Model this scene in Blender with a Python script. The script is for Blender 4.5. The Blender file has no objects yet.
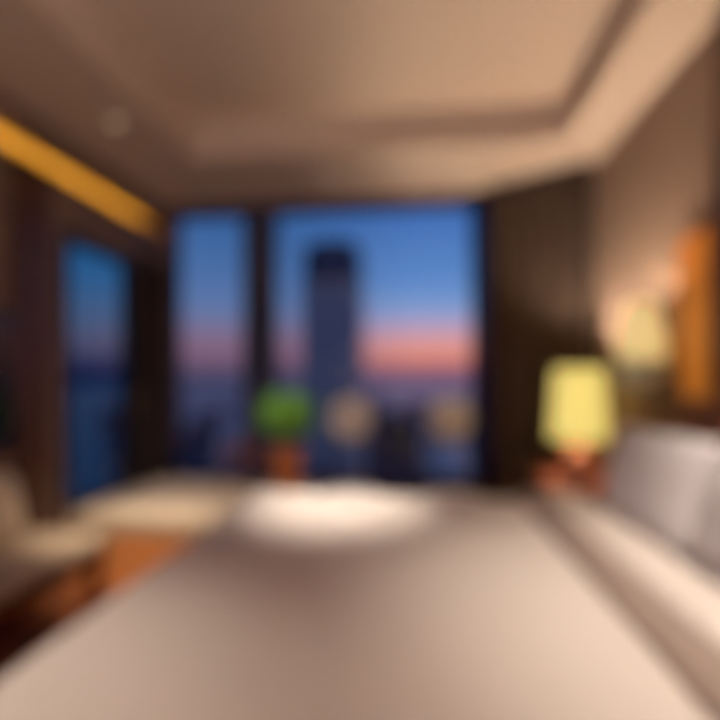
import bpy, bmesh, math, random
from mathutils import Vector, Matrix, noise
random.seed(7)
S = bpy.context.scene
COL = S.collection
PI = math.pi

# ------------------------------------------------------------------ camera
cam = bpy.data.cameras.new('camera'); camo = bpy.data.objects.new('camera', cam); COL.objects.link(camo)
camo.location = (0, 0, 1.2)
camo.rotation_euler = (PI/2, 0, math.radians(6.6))
cam.sensor_width = 36; cam.lens = 22.5; cam.shift_y = 20/720
cam.clip_start = 0.02; cam.clip_end = 20000
cam.dof.use_dof = True
cam.dof.focus_distance = 0.10            # the lens is focused right in front of itself: everything is soft
cam.dof.aperture_fstop = 3.0
S.camera = camo

# ------------------------------------------------------------------ view
S.view_settings.view_transform = 'Standard'
S.view_settings.look = 'None'
S.view_settings.gamma = 1
S.view_settings.use_curve_mapping = False
S.view_settings.exposure = 0.0
try:
    S.cycles.use_denoising = True
    S.cycles.max_bounces = 8
    S.cycles.transparent_max_bounces = 12
    S.cycles.sample_clamp_indirect = 4
except Exception: pass

def lin(c):
    c = [v/255 for v in c]
    return tuple((v/12.92 if v <= .04045 else ((v+.055)/1.055)**2.4) for v in c)
def L4(*c): return lin(c)+(1,)

# ------------------------------------------------------------------ dusk sky (world)
W = bpy.data.worlds.new('dusk_sky'); S.world = W; W.use_nodes = True
nt = W.node_tree; nt.nodes.clear()
N = nt.nodes.new; K = nt.links.new
out = N('ShaderNodeOutputWorld'); bg = N('ShaderNodeBackground'); K(bg.outputs[0], out.inputs[0])
tc = N('ShaderNodeTexCoord'); sep = N('ShaderNodeSeparateXYZ'); K(tc.outputs['Generated'], sep.inputs[0])
def ramp(stops):
    r = N('ShaderNodeValToRGB'); e = r.color_ramp.elements
    e[0].position, e[0].color = stops[0][0], L4(*stops[0][1])
    e[1].position, e[1].color = stops[-1][0], L4(*stops[-1][1])
    for p, c in stops[1:-1]:
        k = e.new(p); k.color = L4(*c)
    return r
mr = N('ShaderNodeMapRange'); mr.inputs[1].default_value = 0; mr.inputs[2].default_value = 0.5
K(sep.outputs['Z'], mr.inputs[0])
# elevation (sine) / 0.5
warm = ramp([(0, (112, 88, 118)), (.045, (150, 95, 115)), (.095, (232, 140, 118)), (.16, (228, 156, 148)), (.225, (192, 160, 188)),
             (.30, (134, 160, 208)), (.42, (96, 140, 200)), (.72, (64, 108, 178)), (1, (45, 88, 160))])
cool = ramp([(0, (58, 58, 88)), (.05, (98, 82, 108)), (.12, (136, 100, 122)), (.20, (128, 112, 142)), (.30, (98, 122, 168)),
             (.45, (76, 112, 166)), (.72, (50, 94, 152)), (1, (40, 76, 140))])
deep = ramp([(0, (8, 18, 56)), (.05, (30, 40, 78)), (.14, (82, 80, 108)), (.24, (70, 92, 128)), (.4, (42, 92, 142)), (.7, (28, 78, 130)), (1, (20, 55, 105))])
K(mr.outputs[0], warm.inputs[0]); K(mr.outputs[0], cool.inputs[0]); K(mr.outputs[0], deep.inputs[0])
at = N('ShaderNodeMath'); at.operation = 'ARCTAN2'; K(sep.outputs['X'], at.inputs[0]); K(sep.outputs['Y'], at.inputs[1])
m1 = N('ShaderNodeMapRange'); m1.inputs[1].default_value = -0.28; m1.inputs[2].default_value = 0.0; K(at.outputs[0], m1.inputs[0])
m2 = N('ShaderNodeMapRange'); m2.inputs[1].default_value = -0.60; m2.inputs[2].default_value = -0.50; K(at.outputs[0], m2.inputs[0])
x1 = N('ShaderNodeMix'); x1.data_type = 'RGBA'; x2 = N('ShaderNodeMix'); x2.data_type = 'RGBA'
K(m1.outputs[0], x1.inputs[0]); K(cool.outputs[0], x1.inputs[6]); K(warm.outputs[0], x1.inputs[7])
K(m2.outputs[0], x2.inputs[0]); K(deep.outputs[0], x2.inputs[6]); K(x1.outputs[2], x2.inputs[7])
K(x2.outputs[2], bg.inputs[0]); bg.inputs[1].default_value = 1.0

# ------------------------------------------------------------------ room lights (ceiling spots and added fills; lamps carry their own light in their builders)
def light(name, kind, loc, energy, col, size=.05, target=None, angle=60, blend=.8):
    l = bpy.data.lights.new(name, kind); o = bpy.data.objects.new(name, l); COL.objects.link(o)
    o.location = loc; l.energy = energy; l.color = col
    if kind == 'AREA': l.size = size
    else: l.shadow_soft_size = size
    if kind == 'SPOT': l.spot_size = math.radians(angle); l.spot_blend = blend
    if target: o.rotation_euler = (Vector(target)-Vector(loc)).to_track_quat('-Z', 'Y').to_euler()
    return o
WARM = (1, .78, .56)
DL = [  # x, y, z, energy, target, cone, label
    (-.55, 3.14, 2.628, 320, (-.36, 2.16, .6), 27, 'recessed ceiling spotlight above the middle of the big window'),
    (-1.62, 2.31, 2.628, 75, (-1.25, 2.85, .5), 60, 'recessed ceiling spotlight in the left ceiling border near the yellow cove'),
    (.35, 3.14, 2.628, 16, (-.05, 2.85, .7), 64, 'recessed ceiling spotlight nearest the dark brown curtain'),
    (-1.62, .95, 2.628, 105, (-.95, .62, .6), 46, 'recessed ceiling spotlight above the near end of the bench'),
    (1.03, .95, 2.628, 165, (.84, 1.15, .6), 60, 'recessed ceiling spotlight above the pillows'),
]
for i, (x, y, z, en, tg, an, lab) in enumerate(DL):
    light('spot_light', 'SPOT', (x, y, z-.03), en, (1, .87, .71), .04, tg, an, 1.0)
light('spot_light', 'SPOT', (-1.2, 1.5, 2.6), 250, (1, .84, .62), .04, (-1.55, 2.38, .05), 30, 1.0)   # added unseen spot to brighten the window seat front, no fitting built
fl = light('fill_uplight', 'AREA', (-.3, -1.1, 1.9), 72, (1, .94, .93), .5)     # added fill behind the camera to brighten the ceiling, no lamp built
fl.rotation_euler = (PI, 0, 0)

# ------------------------------------------------------------------ materials
def mat(name, base, rough=.6, metal=0, emit=None, estr=0, bump=0, bscale=40, spec=.5, var=0, vscale=6, stretch=(1, 1, 1), sheen=0, kind='noise'):
    m = bpy.data.materials.new(name); m.use_nodes = True
    t = m.node_tree; b = t.nodes['Principled BSDF']
    b.inputs['Base Color'].default_value = L4(*base); b.inputs['Roughness'].default_value = rough
    b.inputs['Metallic'].default_value = metal; b.inputs['Specular IOR Level'].default_value = spec
    if sheen: b.inputs['Sheen Weight'].default_value = sheen
    if emit: b.inputs['Emission Color'].default_value = L4(*emit); b.inputs['Emission Strength'].default_value = estr
    co = t.nodes.new('ShaderNodeTexCoord'); mp = t.nodes.new('ShaderNodeMapping'); mp.inputs['Scale'].default_value = stretch
    t.links.new(co.outputs['Object'], mp.inputs[0])
    if var:
        n = t.nodes.new('ShaderNodeTexNoise' if kind == 'noise' else 'ShaderNodeTexWave')
        n.inputs['Scale'].default_value = vscale
        if kind == 'noise': n.inputs['Detail'].default_value = 6
        else: n.inputs['Distortion'].default_value = 6; n.inputs['Detail'].default_value = 3
        t.links.new(mp.outputs[0], n.inputs['Vector'])
        r = t.nodes.new('ShaderNodeValToRGB')
        lo = tuple(max(0, c*(1-var)) for c in base); hi = tuple(min(255, c*(1+var)) for c in base)
        r.color_ramp.elements[0].color = L4(*lo); r.color_ramp.elements[1].color = L4(*hi)
        r.color_ramp.elements[0].position = .3; r.color_ramp.elements[1].position = .7
        t.links.new(n.outputs[0], r.inputs[0]); t.links.new(r.outputs[0], b.inputs['Base Color'])
    if bump:
        n2 = t.nodes.new('ShaderNodeTexNoise'); n2.inputs['Scale'].default_value = bscale; n2.inputs['Detail'].default_value = 4
        t.links.new(mp.outputs[0], n2.inputs['Vector'])
        bp = t.nodes.new('ShaderNodeBump'); bp.inputs['Strength'].default_value = bump; bp.inputs['Distance'].default_value = .01
        t.links.new(n2.outputs[0], bp.inputs['Height']); t.links.new(bp.outputs[0], b.inputs['Normal'])
    return m
M = {}
M['plaster'] = mat('ceiling_plaster', (222, 200, 182), .8, bump=.05, bscale=90)
M['wall'] = mat('wall_covering', (160, 134, 118), .8, bump=.15, bscale=220, var=.03, vscale=14)
M['taupe'] = mat('taupe_panel', (128, 104, 92), .7, bump=.1, bscale=160, var=.04)
M['wood_dark'] = mat('dark_wood', (70, 38, 15), .4, var=.25, vscale=3, stretch=(6, 6, .8), kind='noise')
M['wood_red'] = mat('red_brown_wood', (98, 46, 26), .4, var=.25, vscale=4, stretch=(1, 6, 6))
M['wood_amber'] = mat('amber_wood', (200, 120, 44), .4, var=.12, vscale=3, stretch=(6, 6, .8))
M['amber_glow'] = mat('amber_added_glow', (200, 120, 40), .5, emit=(210, 130, 45), estr=.38, bump=.1, bscale=30)  # emission stands in for the wall light falling on the panel
M['wood_orange'] = mat('orange_wood', (228, 150, 92), .45, var=.14, vscale=3, stretch=(.8, 6, 6))
M['frame'] = mat('dark_window_frame', (54, 62, 96), .5, metal=.2)
M['black'] = mat('black_frame', (26, 22, 24), .4)
M['curtain'] = mat('brown_curtain', (66, 48, 36), .9, bump=.2, bscale=260, var=.06, vscale=30, sheen=.1)
M['curtain_dark'] = mat('black_brown_curtain', (40, 32, 32), .9, bump=.2, bscale=260, sheen=.1)
M['linen'] = mat('white_linen', (230, 219, 213), .85, bump=.12, bscale=240, sheen=.1)
M['pillow'] = mat('pillow_cotton', (242, 238, 246), .85, bump=.12, bscale=200, sheen=.1)
M['shaded_band'] = mat('painted_step_shade', (160, 142, 134), .85, bump=.15, bscale=240)
M['head'] = mat('brown_leather', (112, 56, 32), .5, bump=.1, bscale=120, var=.08)
M['base'] = mat('bed_base_fabric', (92, 70, 58), .9, bump=.2, bscale=220)
M['cream'] = mat('cream_fabric', (232, 214, 186), .9, bump=.2, bscale=180)
M['beige_seat'] = mat('beige_seat_fabric', (206, 184, 160), .9, bump=.15, bscale=180)
M['bench_top'] = mat('beige_bench_top', (196, 174, 150), .6, var=.05, vscale=5)
M['chair_pad'] = mat('grey_cream_pad', (246, 240, 234), .9, bump=.2, bscale=180)
M['slate'] = mat('slate_blue_fabric', (88, 88, 112), .9, bump=.2, bscale=200, sheen=.1)
M['slate_dark'] = mat('dark_green_grey_fabric', (66, 72, 84), .9, bump=.2, bscale=200)
M['pot'] = mat('terracotta', (230, 142, 86), .7, var=.08, vscale=9, bump=.1)
M['soil'] = mat('soil', (50, 34, 24), .95, bump=.6, bscale=60)
M['leaf'] = mat('leaf_green', (140, 206, 80), .45, var=.22, vscale=9)
M['stem'] = mat('stem_green', (92, 98, 40), .6)
M['brass'] = mat('brass', (188, 140, 70), .3, metal=.9)
M['verdigris'] = mat('green_glazed_cup', (222, 236, 205), .4, var=.1, vscale=10)
M['lampbase'] = mat('red_brown_lamp_base', (104, 50, 26), .4)
M['shade'] = mat('lit_shade', (250, 236, 170), .8, emit=(250, 228, 124), estr=.78)
M['tv'] = mat('tv_screen', (12, 12, 14), .15)
M['led'] = mat('led_strip', (255, 190, 80), .5, emit=(255, 200, 60), estr=9)
M['disc'] = mat('spot_lens', (240, 220, 200), .5, emit=(255, 225, 190), estr=.45)
M['steel'] = mat('pale_ring', (200, 185, 170), .4, metal=.3)
M['towel'] = mat('towel', (240, 228, 208), .95, bump=.3, bscale=260)

def floor_mat():
    m = mat('dark_floorboards', (92, 48, 32), .45); t = m.node_tree; b = t.nodes['Principled BSDF']
    co = t.nodes.new('ShaderNodeTexCoord'); br = t.nodes.new('ShaderNodeTexBrick')
    br.inputs['Color1'].default_value = L4(150, 88, 54); br.inputs['Color2'].default_value = L4(126, 72, 44); br.inputs['Mortar'].default_value = L4(40, 20, 14)
    br.inputs['Scale'].default_value = 1; br.inputs['Brick Width'].default_value = 1.2; br.inputs['Row Height'].default_value = .12; br.inputs['Mortar Size'].default_value = .003
    t.links.new(co.outputs['Object'], br.inputs[0]); t.links.new(br.outputs[0], b.inputs['Base Color'])
    return m
M['floor'] = floor_mat()

def glass_mat(name, tint, refl=.04):
    m = bpy.data.materials.new(name); m.use_nodes = True; t = m.node_tree; t.nodes.clear()
    o = t.nodes.new('ShaderNodeOutputMaterial'); tr = t.nodes.new('ShaderNodeBsdfTransparent'); g = t.nodes.new('ShaderNodeBsdfGlossy')
    tr.inputs[0].default_value = tint; g.inputs['Roughness'].default_value = .02
    fr = t.nodes.new('ShaderNodeFresnel'); fr.inputs[0].default_value = 1.25
    mx = t.nodes.new('ShaderNodeMixShader'); ge = t.nodes.new('ShaderNodeNewGeometry'); f2 = t.nodes.new('ShaderNodeMix')
    t.links.new(ge.outputs['Backfacing'], f2.inputs[0]); t.links.new(fr.outputs[0], f2.inputs[2]); f2.inputs[3].default_value = 0
    t.links.new(f2.outputs[0], mx.inputs[0]); t.links.new(tr.outputs[0], mx.inputs[1]); t.links.new(g.outputs[0], mx.inputs[2]); t.links.new(mx.outputs[0], o.inputs[0])
    return m
def frosted(name, col, tr_amt, emit, estr):
    m = bpy.data.materials.new(name); m.use_nodes = True; t = m.node_tree; t.nodes.clear()
    o = t.nodes.new('ShaderNodeOutputMaterial'); a = t.nodes.new('ShaderNodeBsdfTransparent'); b = t.nodes.new('ShaderNodeBsdfTranslucent'); e = t.nodes.new('ShaderNodeEmission')
    b.inputs[0].default_value = L4(*col); e.inputs[0].default_value = L4(*emit); e.inputs[1].default_value = estr
    m1 = t.nodes.new('ShaderNodeMixShader'); m1.inputs[0].default_value = tr_amt; m2 = t.nodes.new('ShaderNodeAddShader')
    t.links.new(b.outputs[0], m1.inputs[1]); t.links.new(a.outputs[0], m1.inputs[2]); t.links.new(m1.outputs[0], m2.inputs[0]); t.links.new(e.outputs[0], m2.inputs[1]); t.links.new(m2.outputs[0], o.inputs[0]); return m
M['glow'] = mat('frosted_lit_glass', (225, 205, 160), .6, emit=(255, 226, 150), estr=.62)
M['glass'] = glass_mat('window_glass', (.97, .98, 1, 1))
def sheer_mat():
    m = bpy.data.materials.new('sheer_navy'); m.use_nodes = True; t = m.node_tree; t.nodes.clear()
    o = t.nodes.new('ShaderNodeOutputMaterial'); tr = t.nodes.new('ShaderNodeBsdfTransparent'); d = t.nodes.new('ShaderNodeBsdfTranslucent')
    d.inputs[0].default_value = L4(110, 112, 150); mx = t.nodes.new('ShaderNodeMixShader'); mx.inputs[0].default_value = .72
    t.links.new(tr.outputs[0], mx.inputs[1]); t.links.new(d.outputs[0], mx.inputs[2]); t.links.new(mx.outputs[0], o.inputs[0]); return m
M['sheer'] = sheer_mat()
def facade(name, wall, win, lit, dens, sx, sz, estr=1.0, gloss=.35):
    """wall with rows of windows, some of them lit"""
    m = bpy.data.materials.new(name); m.use_nodes = True; t = m.node_tree; b = t.nodes['Principled BSDF']
    b.inputs['Roughness'].default_value = gloss
    co = t.nodes.new('ShaderNodeTexCoord'); sp = t.nodes.new('ShaderNodeSeparateXYZ'); t.links.new(co.outputs['Object'], sp.inputs[0])
    def mth(op, a, bb=None):
        n = t.nodes.new('ShaderNodeMath'); n.operation = op
        for k, v in enumerate((a, bb)):
            if v is None: continue
            if isinstance(v, (int, float)): n.inputs[k].default_value = v
            else: t.links.new(v, n.inputs[k])
        return n.outputs[0]
    hx = mth('DIVIDE', mth('ADD', sp.outputs[0], mth('MULTIPLY', sp.outputs[1], 1.0)), sx); hz = mth('DIVIDE', sp.outputs[2], sz)
    fx = mth('FRACT', hx); fz = mth('FRACT', hz)
    mask = mth('MULTIPLY', mth('MULTIPLY', mth('GREATER_THAN', fx, .2), mth('LESS_THAN', fx, .85)), mth('MULTIPLY', mth('GREATER_THAN', fz, .25), mth('LESS_THAN', fz, .8)))
    cx = t.nodes.new('ShaderNodeCombineXYZ'); t.links.new(mth('FLOOR', hx), cx.inputs[0]); t.links.new(mth('FLOOR', hz), cx.inputs[1])
    wn = t.nodes.new('ShaderNodeTexWhiteNoise'); t.links.new(cx.outputs[0], wn.inputs['Vector'])
    on = mth('MULTIPLY', mth('LESS_THAN', wn.outputs['Value'], dens), mask)
    mx = t.nodes.new('ShaderNodeMix'); mx.data_type = 'RGBA'; mx.inputs[6].default_value = L4(*wall); mx.inputs[7].default_value = L4(*win)
    t.links.new(mask, mx.inputs[0]); t.links.new(mx.outputs[2], b.inputs['Base Color'])
    b.inputs['Emission Color'].default_value = L4(*lit); t.links.new(mth('MULTIPLY', on, estr), b.inputs['Emission Strength'])
    return m

# ------------------------------------------------------------------ mesh helpers
def bbox(bm, x0, y0, z0, x1, y1, z1):
    vs = bmesh.ops.create_cube(bm, size=1)['verts']
    bmesh.ops.scale(bm, verts=vs, vec=(x1-x0, y1-y0, z1-z0)); bmesh.ops.translate(bm, verts=vs, vec=((x0+x1)/2, (y0+y1)/2, (z0+z1)/2))
    return vs
def link(name, bm, m, parent=None, bevel=0, seg=2, smooth=False, base=None, sub=0):
    me = bpy.data.meshes.new(name); bmesh.ops.recalc_face_normals(bm, faces=bm.faces)
    if base: bmesh.ops.translate(bm, verts=bm.verts, vec=-Vector(base))
    bm.to_mesh(me); bm.free(); o = bpy.data.objects.new(name, me); COL.objects.link(o)
    if base: o.location = base
    me.materials.append(m)
    if parent: o.parent = parent
    if bevel:
        b = o.modifiers.new('bevel', 'BEVEL'); b.width = bevel; b.segments = seg; b.limit_method = 'ANGLE'
    if sub:
        s = o.modifiers.new('subdivision', 'SUBSURF'); s.levels = sub; s.render_levels = sub
    if smooth or sub or bevel:
        for p in me.polygons: p.use_smooth = True
        if bevel and not smooth:
            w = o.modifiers.new('weighted', 'WEIGHTED_NORMAL')
    return o
def boxo(name, b, m, parent=None, bevel=.004, **k):
    bm = bmesh.new(); bbox(bm, *b); return link(name, bm, m, parent, bevel, **k)
def boxes(name, bs, m, parent=None, bevel=0, **k):
    bm = bmesh.new()
    for b in bs: bbox(bm, *b)
    return link(name, bm, m, parent, bevel, **k)
def tag(o, label, cat, group=None, kind=None):
    o['label'] = label; o['category'] = cat
    if group: o['group'] = group
    if kind: o['kind'] = kind
    return o
def thing(name, loc, label, cat, rz=0, group=None):
    o = bpy.data.objects.new(name, None); COL.objects.link(o); o.location = loc; o.rotation_euler.z = rz
    o.empty_display_size = .1
    return tag(o, label, cat, group)
def struct(o): o['kind'] = 'structure'; return o
def lathe(name, prof, m, parent=None, seg=40, loc=(0, 0, 0), closed=False, solid=0):
    bm = bmesh.new(); rings = []
    for r, z in prof:
        rings.append([bm.verts.new((r*math.cos(2*PI*k/seg)+loc[0], r*math.sin(2*PI*k/seg)+loc[1], z+loc[2])) for k in range(seg)])
    for a, b in zip(rings, rings[1:]):
        for k in range(seg): bm.faces.new((a[k], a[(k+1) % seg], b[(k+1) % seg], b[k]))
    if closed:
        bm.faces.new(rings[0]); bm.faces.new(rings[-1])
    o = link(name, bm, m, parent, smooth=True)
    if solid:
        s = o.modifiers.new('solid', 'SOLIDIFY'); s.thickness = solid; s.offset = 0
    return o
def tube(bm, pts, rads, seg=10):
    rings = []; pts = [Vector(p) for p in pts]
    if not hasattr(rads, '__len__'): rads = [rads]*len(pts)
    for i, p in enumerate(pts):
        d = (pts[min(i+1, len(pts)-1)]-pts[max(i-1, 0)]).normalized()
        u = d.cross(Vector((0, 0, 1)) if abs(d.z) < .9 else Vector((1, 0, 0))).normalized(); v = d.cross(u)
        rings.append([bm.verts.new(p+rads[i]*(math.cos(2*PI*k/seg)*u+math.sin(2*PI*k/seg)*v)) for k in range(seg)])
    for a, b in zip(rings, rings[1:]):
        for k in range(seg): bm.faces.new((a[k], a[(k+1) % seg], b[(k+1) % seg], b[k]))
    bm.faces.new(rings[0]); bm.faces.new(rings[-1])
def cushion_bm(w, h, t, n=22, wr=.008, pinch=.06, seed=0):
    """pillow lying in its own x (w) / z (h) plane, thickness along y, base at z=0"""
    bm = bmesh.new(); g = {}
    for s in (-1, 1):
        for i in range(n+1):
            for j in range(n+1):
                u = -1+2*i/n; v = -1+2*j/n
                edge = (i in (0, n) or j in (0, n))
                if s == 1 and edge: g[(s, i, j)] = g[(-1, i, j)]; continue
                f = ((1-u**4)*(1-v**4))**.5 if not edge else 0
                px = u*w/2*(1-pinch*(1-abs(u))*0-pinch*(v*v)*.0-pinch*(1-v*v)*.5*abs(u))
                pz = v*h/2*(1-pinch*(1-u*u)*.5*abs(v))
                q = noise.noise(Vector((px*7+seed, pz*7, s*3)))*wr*(1 if not edge else .3)
                g[(s, i, j)] = bm.verts.new((px, s*(f*t/2)+q, pz+h/2))
    for s in (-1, 1):
        for i in range(n):
            for j in range(n):
                try: bm.faces.new((g[(s, i, j)], g[(s, i+1, j)], g[(s, i+1, j+1)], g[(s, i, j+1)]))
                except ValueError: pass
    return bm

# ------------------------------------------------------------------ room shell
XL, XR, YF, YB, ZC, ZT = -2.03, 1.20, 3.55, -1.7, 2.63, 2.86
struct(boxo('floor', (XL-.2, YB-.1, -.1, XR+.2, YF+.2, 0), M['floor'], bevel=0))
# ceiling: border soffit and a raised tray
TX0, TX1, TY0, TY1 = -1.42, .90, -.9, 2.78
boxes_c = [(XL-.3, YB-.1, ZC, TX0, YF+.2, ZT), (TX1, YB-.1, ZC, XR+.2, YF+.2, ZT), (TX0, TY1, ZC, TX1, YF+.2, ZT), (TX0, YB-.1, ZC, TX1, TY0, ZT),
           (XL-.3, YB-.1, ZT, XR+.2, YF+.2, ZT+.1)]
struct(boxes('ceiling', boxes_c, M['plaster']))
def rim(name, z, w, h, inset, m):
    a, b, c, d = TX0-inset, TX1+inset, TY0-inset, TY1+inset
    return struct(boxes(name, [(a, c, z-h, a+w, d, z), (b-w, c, z-h, b, d, z), (a+w, c, z-h, b-w, c+w, z), (a+w, d-w, z-h, b-w, d, z)], m, bevel=.003))
rim('trim_1', ZC, .03, .012, .012, M['plaster'])
# far wall with the windows
WX0, WXa, WXb, WX1, WZ0, WZ1 = -2.0, -1.36, -1.14, .60, .42, 2.60
struct(boxes('wall_far', [(XL-.2, YF, -.1, XR+.2, YF+.18, WZ0), (XL-.2, YF, WZ1, XR+.2, YF+.18, ZC), (XL-.2, YF, WZ0, WX0, YF+.18, WZ1), (WX1, YF, WZ0, XR+.2, YF+.18, WZ1), (WXa, YF, WZ0, WXb, YF+.18, WZ1)], M['taupe']))
struct(boxes('wall_right', [(XR, YB, 0, XR+.15, YF, ZC)], M['wall']))
struct(boxes('wall_back', [(XL-.2, YB-.15, 0, XR+.15, YB, ZC)], M['wall']))
# left wall: panelled to 2.42 with a lit slot above it, window opening between y 2.40 and 3.50
LY0, LY1, LZ0, LZ1 = 2.40, 3.50, .42, 2.09
struct(boxes('wall_left', [(XL-.1, YB, 0, XL, LY0, 2.36), (XL-.1, LY0, 0, XL, YF, LZ0), (XL-.1, LY0, LZ1, XL, YF, 2.36), (XL-.05, YB, 2.48, XL, YF, ZC), (XL-.1, LY1, LZ0, XL, YF, LZ1),
                           (XL-.28, YB, 2.2, XL-.2, YF, ZC), (XL-.2, YB, 2.25, XL-.1, YF, 2.29), (XL-.2, YB, 0, XL-.1, LY0, 2.3)], M['taupe']))
struct(boxes('trim_2', [(XL-.02, YB, 2.36, XL+.012, YF, 2.372)], M['wood_dark'], bevel=.002))
struct(boxes('trim_3', [(XL, 3.5, 2.60, XR, YF, ZC)], M['wood_red'], bevel=.004))      # red-brown head rail above the windows
struct(boxes('baseboard_right', [(XR-.015, YB, 0, XR, YF, .1)], M['wood_dark'], bevel=.003))
struct(boxes('baseboard_left', [(XL, YB, 0, XL+.015, 2.4, .1)], M['wood_dark'], bevel=.003))
struct(boxes('trim_4', [(XL, 3.40, WZ0-.03, XR, YF+.06, WZ0)], M['wood_dark'], bevel=.004))    # window sill

def window(name, x0, x1, z0, z1, y, bar=.035, depth=.07, mullions=(), m=None):
    m = m or M['frame']
    f = struct(boxes(name, [(x0, y, z0, x0+bar, y+depth, z1), (x1-bar, y, z0, x1, y+depth, z1), (x0+bar, y, z1-bar, x1-bar, y+depth, z1), (x0+bar, y, z0, x1-bar, y+depth, z0+bar)]
                     + [(a-.012, y, z0+bar, a+.012, y+depth, z1-bar) for a in mullions], m, bevel=.003))
    boxo('window_pane', (x0+bar*.6, y+depth/2-.004, z0+bar*.6, x1-bar*.6, y+depth/2+.004, z1-bar*.6), M['glass'], f, 0)
    return f
window('window_1', WXb, WX1, WZ0, WZ1, YF+.03)
window('window_2', WX0, WXa, WZ0, WZ1, YF+.03)
struct(boxes('trim_5', [(WXa-.005, YF-.03, WZ0, WXb+.005, YF+.0, WZ1)], M['frame'], bevel=.004))   # wide dark mullion cover
# left window: frame in the wall plane
f3 = struct(boxes('window_3', [(XL-.09, LY0, LZ0, XL+.012, LY0+.055, LZ1), (XL-.09, LY1-.05, LZ0, XL+.012, LY1, LZ1), (XL-.09, LY0, LZ1-.05, XL+.012, LY1, LZ1), (XL-.09, LY0, LZ0, XL+.012, LY1, LZ0+.03),
                               (XL-.09, 3.06, LZ0, XL+.012, 3.17, LZ1)], M['black'], bevel=.003))
boxo('window_pane', (XL-.05, LY0+.03, LZ0+.02, XL-.042, LY1-.03, LZ1-.03), M['glass'], f3, 0)
bm = bmesh.new(); tube(bm, [(XL+.03, 3.05, 1.1), (XL+.05, 3.05, 1.1), (XL+.05, 3.05, .98)], .008); link('window_handle', bm, M['brass'], f3, smooth=True)

# wall panels of the left wall: wooden pilaster
w = thing('wood_pilaster', (XL+.001, 2.175, 0), 'dark brown wooden pilaster between the television and the left window', 'pilaster')
boxo('shaft', (0, -.11, 0, .03, .11, 2.36), M['wood_dark'], w, .004)
boxo('plinth', (0, -.12, 0, .04, .12, .12), M['wood_dark'], w, .004)
# cove strip
cl = thing('cove_light', (XL-.07, 1, 2.30), 'glowing yellow light strip in the slot above the left wall', 'cove light')
boxo('light_strip', (-.012, -2.6, .27, 0, 2.5, .30), M['led'], cl, 0)
boxo('channel', (0, -2.6, .262, .02, 2.5, .308), M['steel'], cl, 0)
struct(boxes('trim_6', [(XL-.2, YB, 2.29, XL-.195, YF, ZC)], M['plaster']))

# ------------------------------------------------------------------ downlights
for i, (x, y, z, en, tg, an, lab) in enumerate(DL):
    d = thing('ceiling_spotlight', (x, y, ZC), lab, 'ceiling light', group=None)
    lathe('ring', [(.036, -.001), (.038, -.008), (.052, -.006), (.055, 0)], M['steel'], d, 28)
    lathe('lens', [(.0005, -.003), (.036, -.003)], M['disc'], d, 28)

# ------------------------------------------------------------------ bed
BX0, BX1, BY0, BY1, BZ = -.83, 1.10, .35, 2.35, .60
bed = thing('bed', ((BX0+BX1)/2, (BY0+BY1)/2, 0), 'wide bed with brown headboard filling the foreground, its head against the right wall', 'bed')
o = Vector(((BX0+BX1)/2, (BY0+BY1)/2, 0))
def rel(b, o=o): return (b[0]-o.x, b[1]-o.y, b[2], b[3]-o.x, b[4]-o.y, b[5])
boxo('base', rel((BX0+.06, BY0+.06, .06, BX1, BY1-.06, .32)), M['base'], bed, .015)
boxo('mattress', rel((BX0+.04, BY0+.04, .32, BX1-.01, BY1-.04, .575)), M['linen'], bed, .05, seg=4)
for sx in (BX0+.12, BX1-.08):
    for sy in (BY0+.14, BY1-.14):
        bm = bmesh.new(); tube(bm, [(sx-o.x, sy-o.y, 0), (sx-o.x, sy-o.y, .07)], [.022, .03], 14); link('leg', bm, M['wood_dark'], bed, smooth=True)
hb = boxo('headboard', rel((1.125, .25, 0, 1.195, 2.47, 1.12)), M['head'], bed, .012)
hy = .25
for k in range(8):
    y0 = .26+k*.275
    boxo('headboard_panel', rel((1.098, y0, .30, 1.135, y0+.268, 1.11)), M['head'], hb, .014, seg=4)
# duvet
def edge_map(s, a, b, r):
    """flat between a and b, rounded over and hanging beyond; returns position, drop"""
    def one(d):
        if d <= 0: return 0, 0
        q = r*PI/2
        if d < q: return r*math.sin(d/r), r*(1-math.cos(d/r))
        return r, r+(d-q)
    if s < a+r: p, dr = one(a+r-s); return a+r-p, dr
    if s > b-r: p, dr = one(s-b+r); return b-r+p, dr
    return s, 0
def drape(x0, x1, y0, y1, ztop, hang, r=.05, lo=True, hi=True, left=True, nx=110, ny=110, amp=.004, wr=.012, seed=0, puff=0, right_end=None):
    bm = bmesh.new(); gx = []
    sx0 = x0-(hang if left else 0); sx1 = x1
    sy0 = y0-hang; sy1 = y1+hang; V = []
    for i in range(nx+1):
        row = []
        for j in range(ny+1):
            s = sx0+(sx1-sx0)*i/nx; t = sy0+(sy1-sy0)*j/ny
            px, dx = edge_map(s, x0 if left else -99, 99, r); py, dy = edge_map(t, y0, y1, r)
            d = max(dx, dy) if min(dx, dy) == 0 else (dx*dx+dy*dy)**.5*.9
            d = min(d, hang)
            z = ztop-d
            n1 = noise.noise(Vector((s*2.1+seed, t*2.1, 0))); n2 = noise.noise(Vector((s*1.2+t*5+seed, t*1.3-s*2, 4)))
            if d == 0: z += amp*n1*2+amp*n2
            else:
                k = min(1, d/.2)*wr
                ph = math.sin((t if dx > dy else s)*16+3*n1)
                if dx > 0: px -= k*(ph*.5+.5)
                if dy > 0: py += (k*(ph*.5+.5))*(1 if t > (y0+y1)/2 else -1)
            row.append(bm.verts.new((px, py, z)))
        V.append(row)
    for i in range(nx):
        for j in range(ny): bm.faces.new((V[i][j], V[i+1][j], V[i+1][j+1], V[i][j+1]))
    return bm
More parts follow.
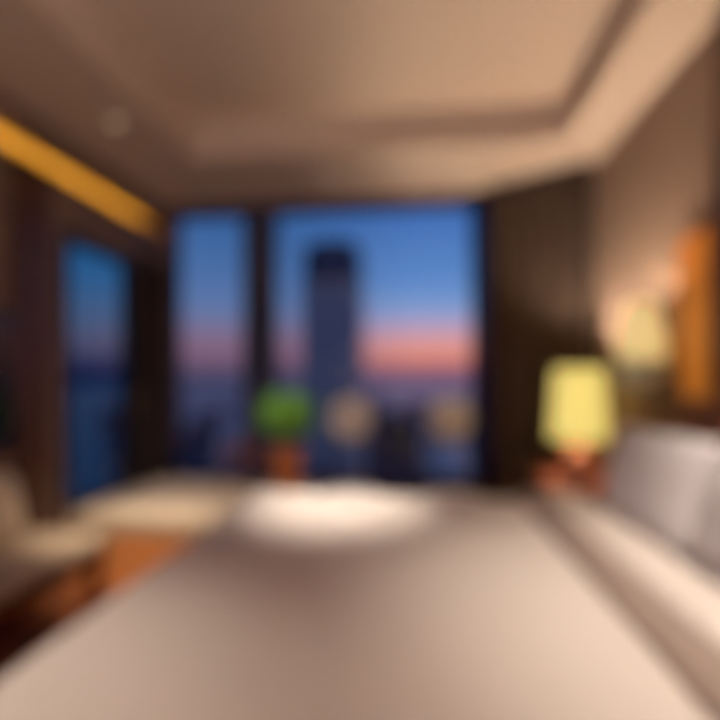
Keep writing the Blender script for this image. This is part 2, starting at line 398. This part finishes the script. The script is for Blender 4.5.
def cloth(name, bm, m, parent=None, th=.02, base=None):
    o = link(name, bm, m, parent, smooth=True, base=base)
    s = o.modifiers.new('solid', 'SOLIDIFY'); s.thickness = th; s.offset = -1
    s2 = o.modifiers.new('subdivision', 'SUBSURF'); s2.levels = 1; s2.render_levels = 1
    return o
dv = thing('duvet', (0, 1.35, .6), 'smooth off-white duvet spread over the whole bed', 'duvet')
e = cloth('cover', drape(BX0-.015, .66, BY0-.01, BY1+.015, .608, .34, .05, seed=1, amp=.003), M['linen'], dv); e.location = (0, -1.35, -.6)
# turned down end of the duvet: rounded step facing the foot, its shade painted in as taupe
def strip(x_prof, y0, y1, hang, zoff=0, n=90):
    """profile of (x, z) swept along y, hanging over both sides"""
    bm = bmesh.new(); V = []
    for j in range(n+1):
        t = y0-hang+(y1-y0+2*hang)*j/n; py, dy = edge_map(t, y0, y1, .05)
        if dy > 0: py += (.006+.006*math.sin(t*30))*(1 if t > 1 else -1)
        V.append([bm.verts.new((x+.004*noise.noise(Vector((x*8, t*3, 1))), py, z-dy+.003*noise.noise(Vector((x*6, t*4, 2))))) for x, z in x_prof])
    for j in range(n):
        for k in range(len(x_prof)-1): bm.faces.new((V[j][k], V[j+1][k], V[j+1][k+1], V[j][k+1]))
    return bm
e = cloth('shaded_step', strip([(.515, .612), (.53, .634), (.555, .646), (.59, .652), (.625, .655)], BY0-.015, BY1+.02, .3), M['shaded_band'], dv, .02); e.location = (0, -1.35, -.6)
e = cloth('turned_down_fold', strip([(.625, .655), (.66, .658), (.72, .658), (.78, .655), (.82, .648), (.84, .63), (.835, .612)], BY0-.015, BY1+.02, .3), M['linen'], dv, .02); e.location = (0, -1.35, -.6)
# pillows leaning on the headboard
def pillow(y, x, rx, w, h, t, label, seed, z=.60):
    bm = cushion_bm(w, h, t, seed=seed, wr=.012)
    p = link('pillow', bm, M['pillow'], None, smooth=True)
    p.location = (x, y, z); p.rotation_euler = (rx, 0, -PI/2)   # its width runs along the headboard
    tag(p, label, 'pillow', 'bed pillows')
    bm = bmesh.new(); n = 60; pts = []
    for k in range(n+1):
        a = 2*PI*k/n; c, s = math.cos(a), math.sin(a)
        m_ = max(abs(c), abs(s)); u, v = c/m_, s/m_
        pts.append((u*w/2*(1-.06*(1-v*v)*.5), 0, v*h/2*(1-.06*(1-u*u)*.5)+h/2))
    tube(bm, pts, .005, 6); link('piping', bm, M['linen'], p, smooth=True)
    return p
pillow(1.91, .895, -.27, .64, .41, .17, 'white pillow leaning on the headboard, the one nearest the bedside lamp', 1)
pillow(1.23, .895, -.27, .64, .41, .17, 'white pillow leaning on the headboard at the right edge, nearest the camera', 5)

# ------------------------------------------------------------------ headboard wall: post, amber panel, sconce
p = thing('wall_post', (1.199, 1.72, 1.125), 'dark brown wooden post rising behind the headboard at the right edge of the room', 'post')
boxo('shaft', (-.034, -.17, 0, 0, .17, 1.50), M['wood_dark'], p, .004)
p = thing('wall_panel', (1.199, 2.03, 1.125), 'amber wall panel with added glow between the wall light and the dark post', 'wall panel')
boxo('board', (-.025, -.10, 0, 0, .10, .68), M['amber_glow'], p, .004)

boxes('frame', [(-.03, -.11, 0, 0, -.10, .69), (-.03, .10, 0, 0, .11, .69), (-.03, -.10, .68, 0, .10, .69)], M['wood_amber'], p, .001)

sc = thing('wall_sconce', (1.199, 2.25, 1.35), 'glowing cream glass wall light with green-grey cup above the headboard', 'wall light')
lathe('back_plate', [(.0005, 0), (.05, 0), (.055, .012), (.05, .022), (.0005, .024)], M['brass'], sc, 30).rotation_euler = (0, -PI/2, 0)
bm = bmesh.new(); tube(bm, [(-.02, 0, -.0), (-.07, 0, -.05), (-.12, 0, -.09)], .009); link('arm', bm, M['brass'], sc, smooth=True)
lathe('cup', [(.0005, -.19), (.04, -.185), (.085, -.15), (.105, -.10), (.108, -.06), (.104, -.055)], M['verdigris'], sc, 40, (-.13, 0, 0), solid=.005)
lathe('glass_shade', [(.07, -.075), (.092, -.05), (.098, -.0), (.090, .06), (.074, .13), (.060, .19), (.061, .21)], M['glow'], sc, 40, (-.13, 0, 0), solid=0)
light('sconce_bulb', 'POINT', (1.069, 2.25, 1.515), 5, (1, .76, .52), .02)

# ------------------------------------------------------------------ nightstand and lamp
ns = thing('nightstand', (.97, 2.72, 0), 'red-brown wooden nightstand between the bed and the dark curtain', 'nightstand')
boxo('cabinet', (-.2, -.2, .08, .2, .2, .60), M['wood_red'], ns, .005)
boxo('top', (-.215, -.215, .60, .215, .215, .63), M['wood_red'], ns, .006)
for z in (.12, .355):
    dr = boxo('drawer', (-.212, -.185, z, -.2, .185, z+.215), M['wood_red'], ns, .003)
    bm = bmesh.new(); tube(bm, [(-.212, 0, z+.11), (-.235, 0, z+.11)], [.008, .013], 14); link('knob', bm, M['brass'], dr, smooth=True)
for sx in (-.17, .17):
    for sy in (-.17, .17):
        bm = bmesh.new(); tube(bm, [(sx, sy, 0), (sx, sy, .085)], [.013, .02], 12); link('leg', bm, M['wood_dark'], ns, smooth=True)
lp = thing('table_lamp', (.945, 2.70, .63), 'lit table lamp with glowing pale yellow shade on the nightstand', 'lamp')
lathe('lamp_base', [(.0005, 0), (.085, 0), (.088, .012), (.06, .022), (.07, .05), (.095, .09), (.09, .13), (.05, .17), (.022, .2), (.018, .23)], M['lampbase'], lp, 40)
bm = bmesh.new(); tube(bm, [(0, 0, .22), (0, 0, .62)], .008); tube(bm, [(0, 0, .38), (0, 0, .44)], .018); link('stem', bm, M['brass'], lp, smooth=True)
sh = lathe('lamp_shade', [(.155, .235), (.152, .26), (.128, .635)], M['shade'], lp, 56, solid=.003)
bm = bmesh.new()
for k in range(3):
    a = 2*PI*k/3; tube(bm, [(0, 0, .62), (.128*math.cos(a), .128*math.sin(a), .62)], .002, 6)
link('shade_ring', bm, M['brass'], sh, smooth=True)
light('lamp_bulb', 'POINT', (.945, 2.70, 1.13), 80, (1, .80, .60), .035)

# ------------------------------------------------------------------ curtains
def pleats(x0, x1, z0, z1, depth, per, seed=0, n=None, nz=24, gather=0):
    n = n or int((x1-x0)/per*14); bm = bmesh.new(); V = []
    for i in range(n+1):
        u = i/n; row = []
        for j in range(nz+1):
            v = j/nz; x = x0+(x1-x0)*u; ph = 2*PI*(x-x0)/per+.5*noise.noise(Vector((u*6+seed, v*1.5, 0)))*2
            d = depth*(.55+.45*(1-v))
            row.append(bm.verts.new((x+.012*math.sin(2*ph)*(1-v*.5), d*math.sin(ph)+.01*noise.noise(Vector((u*9, v*3, seed))), z0+(z1-z0)*v)))
        V.append(row)
    for i in range(n):
        for j in range(nz): bm.faces.new((V[i][j], V[i+1][j], V[i+1][j+1], V[i][j+1]))
    return bm
def curtain(loc, w, h, depth, per, m, label, rz=0, name='curtain', rod=True, seed=0):
    c = thing(name, loc, label, 'curtain', rz)
    e = link('panel', pleats(0, w, 0, h, depth, per, seed), m, c, smooth=True)
    s = e.modifiers.new('solid', 'SOLIDIFY'); s.thickness = .003
    boxo('heading_tape', (0, -.012, h-.03, w, .012, h+.01), m, c, .002)
    return c
curtain((.575, 3.39, .01), .66, 2.60, .04, .11, M['curtain'], 'full-length dark brown pleated curtain right of the big window', rz=-.50, seed=2)
curtain((.44, 3.47, .43), .16, 2.16, .016, .045, M['sheer'], 'narrow dark navy sheer gathered at the right edge of the big window', seed=5, name='sheer_curtain')
curtain((XL+.04, 3.07, .43), .43, 1.70, .022, .07, M['curtain_dark'], 'nearly black curtain gathered in the left corner beside the narrow window', rz=PI/2, seed=8)

# ------------------------------------------------------------------ window daybed in the left corner
wd = thing('window_seat', (-1.44, 2.96, 0), 'low built-in window seat with orange wood front in the left far corner', 'window seat')
boxo('platform', (-.585, -.52, 0, .715, .44, .30), M['wood_orange'], wd, .006)
boxo('kickboard', (-.58, -.53, 0, .71, -.52, .06), M['wood_orange'], wd, .002)
pad = boxo('seat_pad', (XL+.01, 2.43, .30, -.73, 3.385, .415), M['beige_seat'], None, .03, seg=5, base=(-1.44, 2.96, .30))
tag(pad, 'long beige seat pad on the window seat under the plant', 'seat cushion')
bm = bmesh.new()
for z in (.03, .09):
    pass
bm.free()

# plant in a terracotta pot
pt = thing('potted_plant', (-.905, 3.22, .417), 'round bushy green plant in an orange clay pot by the window', 'plant')
pot = lathe('pot', [(.0005, .001), (.085, .001), (.09, .01), (.112, .25), (.125, .252), (.125, .29), (.113, .29), (.108, .25), (.0005, .245)], M['pot'], pt, 40)
lathe('soil', [(.0005, .262), (.108, .26)], M['soil'], pt, 30)
bm = bmesh.new(); tips = []
for k in range(26):
    a = random.uniform(0, 2*PI); r = random.uniform(.02, .17); h = random.uniform(.46, .66)-r*.3
    mid = (.4*r*math.cos(a), .4*r*math.sin(a), .26+(h-.26)*.6); tip = (r*math.cos(a), r*math.sin(a), h)
    tube(bm, [(.01*math.cos(a), .01*math.sin(a), .25), mid, tip], [.005, .004, .002], 6); tips += [mid, tip]
link('stems', bm, M['stem'], pt, smooth=True)
bm = bmesh.new()
for k in range(620):
    while True:
        v = Vector((random.uniform(-1, 1), random.uniform(-1, 1), random.uniform(-1, 1)))
        if .35 < v.length < 1: break
    c = Vector((v.x*.23, v.y*.15, .535+v.z*.175))
    n = (v.normalized()+Vector((random.uniform(-.6, .6), random.uniform(-.6, .6), random.uniform(0, .9)))).normalized()
    t = n.cross(Vector((random.uniform(-1, 1), random.uniform(-1, 1), random.uniform(-1, 1)))).normalized(); s = n.cross(t)
    Ln = random.uniform(.05, .085); wd_ = Ln*.3
    vs = [c-t*Ln/2, c-t*Ln*.15+s*wd_*.5-n*.006, c+t*Ln*.25+s*wd_*.42-n*.006, c+t*Ln/2-n*.015, c+t*Ln*.25-s*wd_*.42-n*.006, c-t*Ln*.15-s*wd_*.5-n*.006]
    mid1 = c-t*Ln*.15+n*.004; mid2 = c+t*Ln*.25+n*.003
    P = [bm.verts.new(q) for q in vs]; A = bm.verts.new(mid1); B = bm.verts.new(mid2)
    bm.faces.new((P[0], P[1], A)); bm.faces.new((P[0], A, P[5])); bm.faces.new((P[1], P[2], B, A)); bm.faces.new((A, B, P[4], P[5])); bm.faces.new((P[2], P[3], B)); bm.faces.new((B, P[3], P[4]))
link('foliage', bm, M['leaf'], pt, smooth=True)

# small red-brown stool beside the plant
st = thing('wooden_stool', (-1.235, 3.2, .417), 'small dark red-brown wooden stool left of the clay plant pot', 'stool')
boxo('seat', (-.12, -.12, .28, .12, .12, .31), M['wood_red'], st, .008)
boxes('apron', [(-.1, -.1, .23, .1, -.085, .28), (-.1, .085, .23, .1, .1, .28), (-.1, -.1, .23, -.085, .1, .28), (.085, -.1, .23, .1, .1, .28)], M['wood_red'], st, .002)
for sx in (-1, 1):
    for sy in (-1, 1):
        bm = bmesh.new(); tube(bm, [(sx*.105, sy*.105, 0), (sx*.095, sy*.095, .28)], [.011, .016], 12); link('leg', bm, M['wood_red'], st, smooth=True)

# ------------------------------------------------------------------ two chairs and a round table by the big window
def throw(x, y, z, s, t, m, label, rz=0, rx=-.25, seed=0, name='throw_cushion'):
    c = link(name, cushion_bm(s, s, t, n=18, seed=seed), m, None, smooth=True)
    c.location = (x, y, z); c.rotation_euler = (rx, 0, rz); return tag(c, label, 'cushion')
def chair(x, y, rz, label):
    """the chair faces -y: its padded oval back shows its front to the room"""
    c = thing('lounge_chair', (x, y, 0), label, 'chair', rz, 'chairs by the big window')
    lathe('seat', [(.0005, .37), (.19, .37), (.215, .385), (.225, .42), (.215, .455), (.18, .47), (.0005, .475)], M['chair_pad'], c, 44)
    b = lathe('backrest', [(.0005, -.04), (.105, -.036), (.138, -.022), (.150, 0), (.138, .022), (.105, .034), (.0005, .036)], M['chair_pad'], c, 44)
    b.location = (0, .175, .935); b.rotation_euler = (PI/2-.08, 0, 0)
    for sx in (-1, 1):
        bm = bmesh.new(); tube(bm, [(sx*.15, .16, .38), (sx*.15, .19, .6), (sx*.10, .215, .93)], [.013, .012, .010], 12); link('back_post', bm, M['black'], c, smooth=True)
        for sy in (-1, 1):
            bm = bmesh.new(); tube(bm, [(sx*.19, sy*.19, 0), (sx*.13, sy*.13, .38)], [.010, .015], 12); link('leg', bm, M['black'], c, smooth=True)
    return c
chair(-.40, 2.88, .08, 'cream padded chair beside the plant, facing the bed')
chair(.235, 2.88, -.10, 'cream padded chair beside the dark curtain, facing the bed')
tb = thing('round_table', (-.085, 3.24, 0), 'small round slate-blue table between the two cream chairs', 'table')
lathe('table_top', [(.0005, .66), (.15, .66), (.16, .666), (.16, .682), (.15, .688), (.0005, .688)], M['slate'], tb, 48)
lathe('pedestal', [(.022, .03), (.018, .1), (.018, .6), (.06, .66)], M['black'], tb, 24)
lathe('foot', [(.0005, .0), (.12, .0), (.12, .012), (.03, .03), (.0005, .032)], M['black'], tb, 40)
v = lathe('vase', [(.0005, .0), (.06, .0), (.105, .05), (.118, .11), (.10, .17), (.05, .21), (.045, .235), (.055, .25)], M['slate_dark'], None, 40, solid=.004)
v.location = (-.085, 3.24, .689); tag(v, 'round dark blue-grey vase on the small table by the window', 'vase')

# ------------------------------------------------------------------ bench along the left wall
bn = thing('bench', (-1.735, 1.195, 0), 'long beige-topped bench with dark red legs along the left wall', 'bench')
boxo('bench_top', (-.265, -1.0, .395, .265, .86, .45), M['bench_top'], bn, .012, seg=3)
boxes('rail', [(-.24, -.96, .33, -.21, .82, .395), (.21, -.96, .33, .24, .82, .395), (-.21, .79, .33, .21, .82, .395), (-.21, -.96, .33, .21, -.93, .395)], M['wood_red'], bn, .003)
for sx in (-.225, .225):
    for sy in (-.94, -.05, .80):
        boxo('leg', (sx-.025, sy-.025, 0, sx+.025, sy+.025, .395), M['wood_red'], bn, .004)
c = throw(-1.905, 1.86, .452, .30, .14, M['cream'], 'plump cream cushion leaning on the left wall on the bench', PI/2, rx=-.22, seed=9)
tv = thing('television', (XL, 1.5, .85), 'black flat television mounted on the left wall above the bench', 'television')
boxo('casing', (.02, -.55, 0, .06, .55, .68), M['black'], tv, .006)
boxo('screen', (.058, -.535, .02, .0615, .535, .665), M['tv'], tv, 0)
boxo('wall_mount', (0, -.15, .2, .02, .15, .5), M['black'], tv, .002)

# ------------------------------------------------------------------ outside: harbour city at dusk, far below
G = -85
def water_mat():
    m = mat('harbour_water', (26, 34, 60), .28, bump=.4, bscale=.05); return m
wt = boxes('ground', [(-6000, 60, G-2, 6000, 14000, G), (-6000, -2000, G-2, -60, 60, G)], water_mat()); struct(wt)
fac_dark = facade('tower_facade', (52, 74, 104), (44, 66, 96), (190, 180, 190), .05, 3.2, 3.6, .25)
fac_mid2 = facade('tower_shaft_facade', (180, 192, 188), (132, 142, 150), (220, 190, 170), .05, 3.2, 3.6, .25)
fac_mid = facade('block_facade', (92, 84, 108), (50, 52, 80), (255, 205, 150), .10, 5, 4, .5)
fac_warm = facade('warm_facade', (150, 124, 110), (90, 74, 72), (255, 214, 160), .55, 5, 4, .55)
roofm = mat('roof_grey', (70, 66, 84), .9)
def building(x, y, w, d, h, m, label, group=None, setback=True, crown=False, rz=0):
    b = thing('skyscraper' if crown else 'city_building', (x, y, G), label, 'building', rz, group)
    boxo('walls', (-w/2, -d/2, 0, w/2, d/2, h), m, b, 0)
    boxes('roof', [(-w/2, -d/2, h, w/2, d/2, h+1), (-w*.2, -d*.2, h+1, w*.15, d*.2, h+4)], roofm, b)
    return b
t = building(-34.5, 200, 25, 25, 128, fac_mid2, 'tall dark blue tower seen through the middle of the big window', crown=True)
boxo('upper_storeys', (-11.8, -11.8, 129, 11.8, 11.8, 144), fac_dark, t, 0)
boxes('roof_plant', [(-7, -7, 144, 7, 7, 147), (-.4, -.4, 147, .4, .4, 150)], roofm, t)
used = []
for k in range(46):
    a = random.uniform(-.62, .22); dist = random.uniform(330, 1500)
    x, y = dist*math.tan(a), dist
    if any((x-u)**2+(y-v)**2 < 60**2 for u, v in used): continue
    used.append((x, y)); w = random.uniform(22, 45); h = random.uniform(12, 60)*(1 if a > -.35 else .5)
    where = ('beyond the narrow left window' if a < -.50 else 'beyond the window left of the wide mullion' if a < -.345 else 'left of the tall tower' if a < -.24 else 'beyond the big window right of the tall tower')
    building(x, y, w, w*random.uniform(.7, 1), h, fac_mid, 'hazy low city block on the water '+where, 'city blocks '+where, rz=random.uniform(-.4, .4))
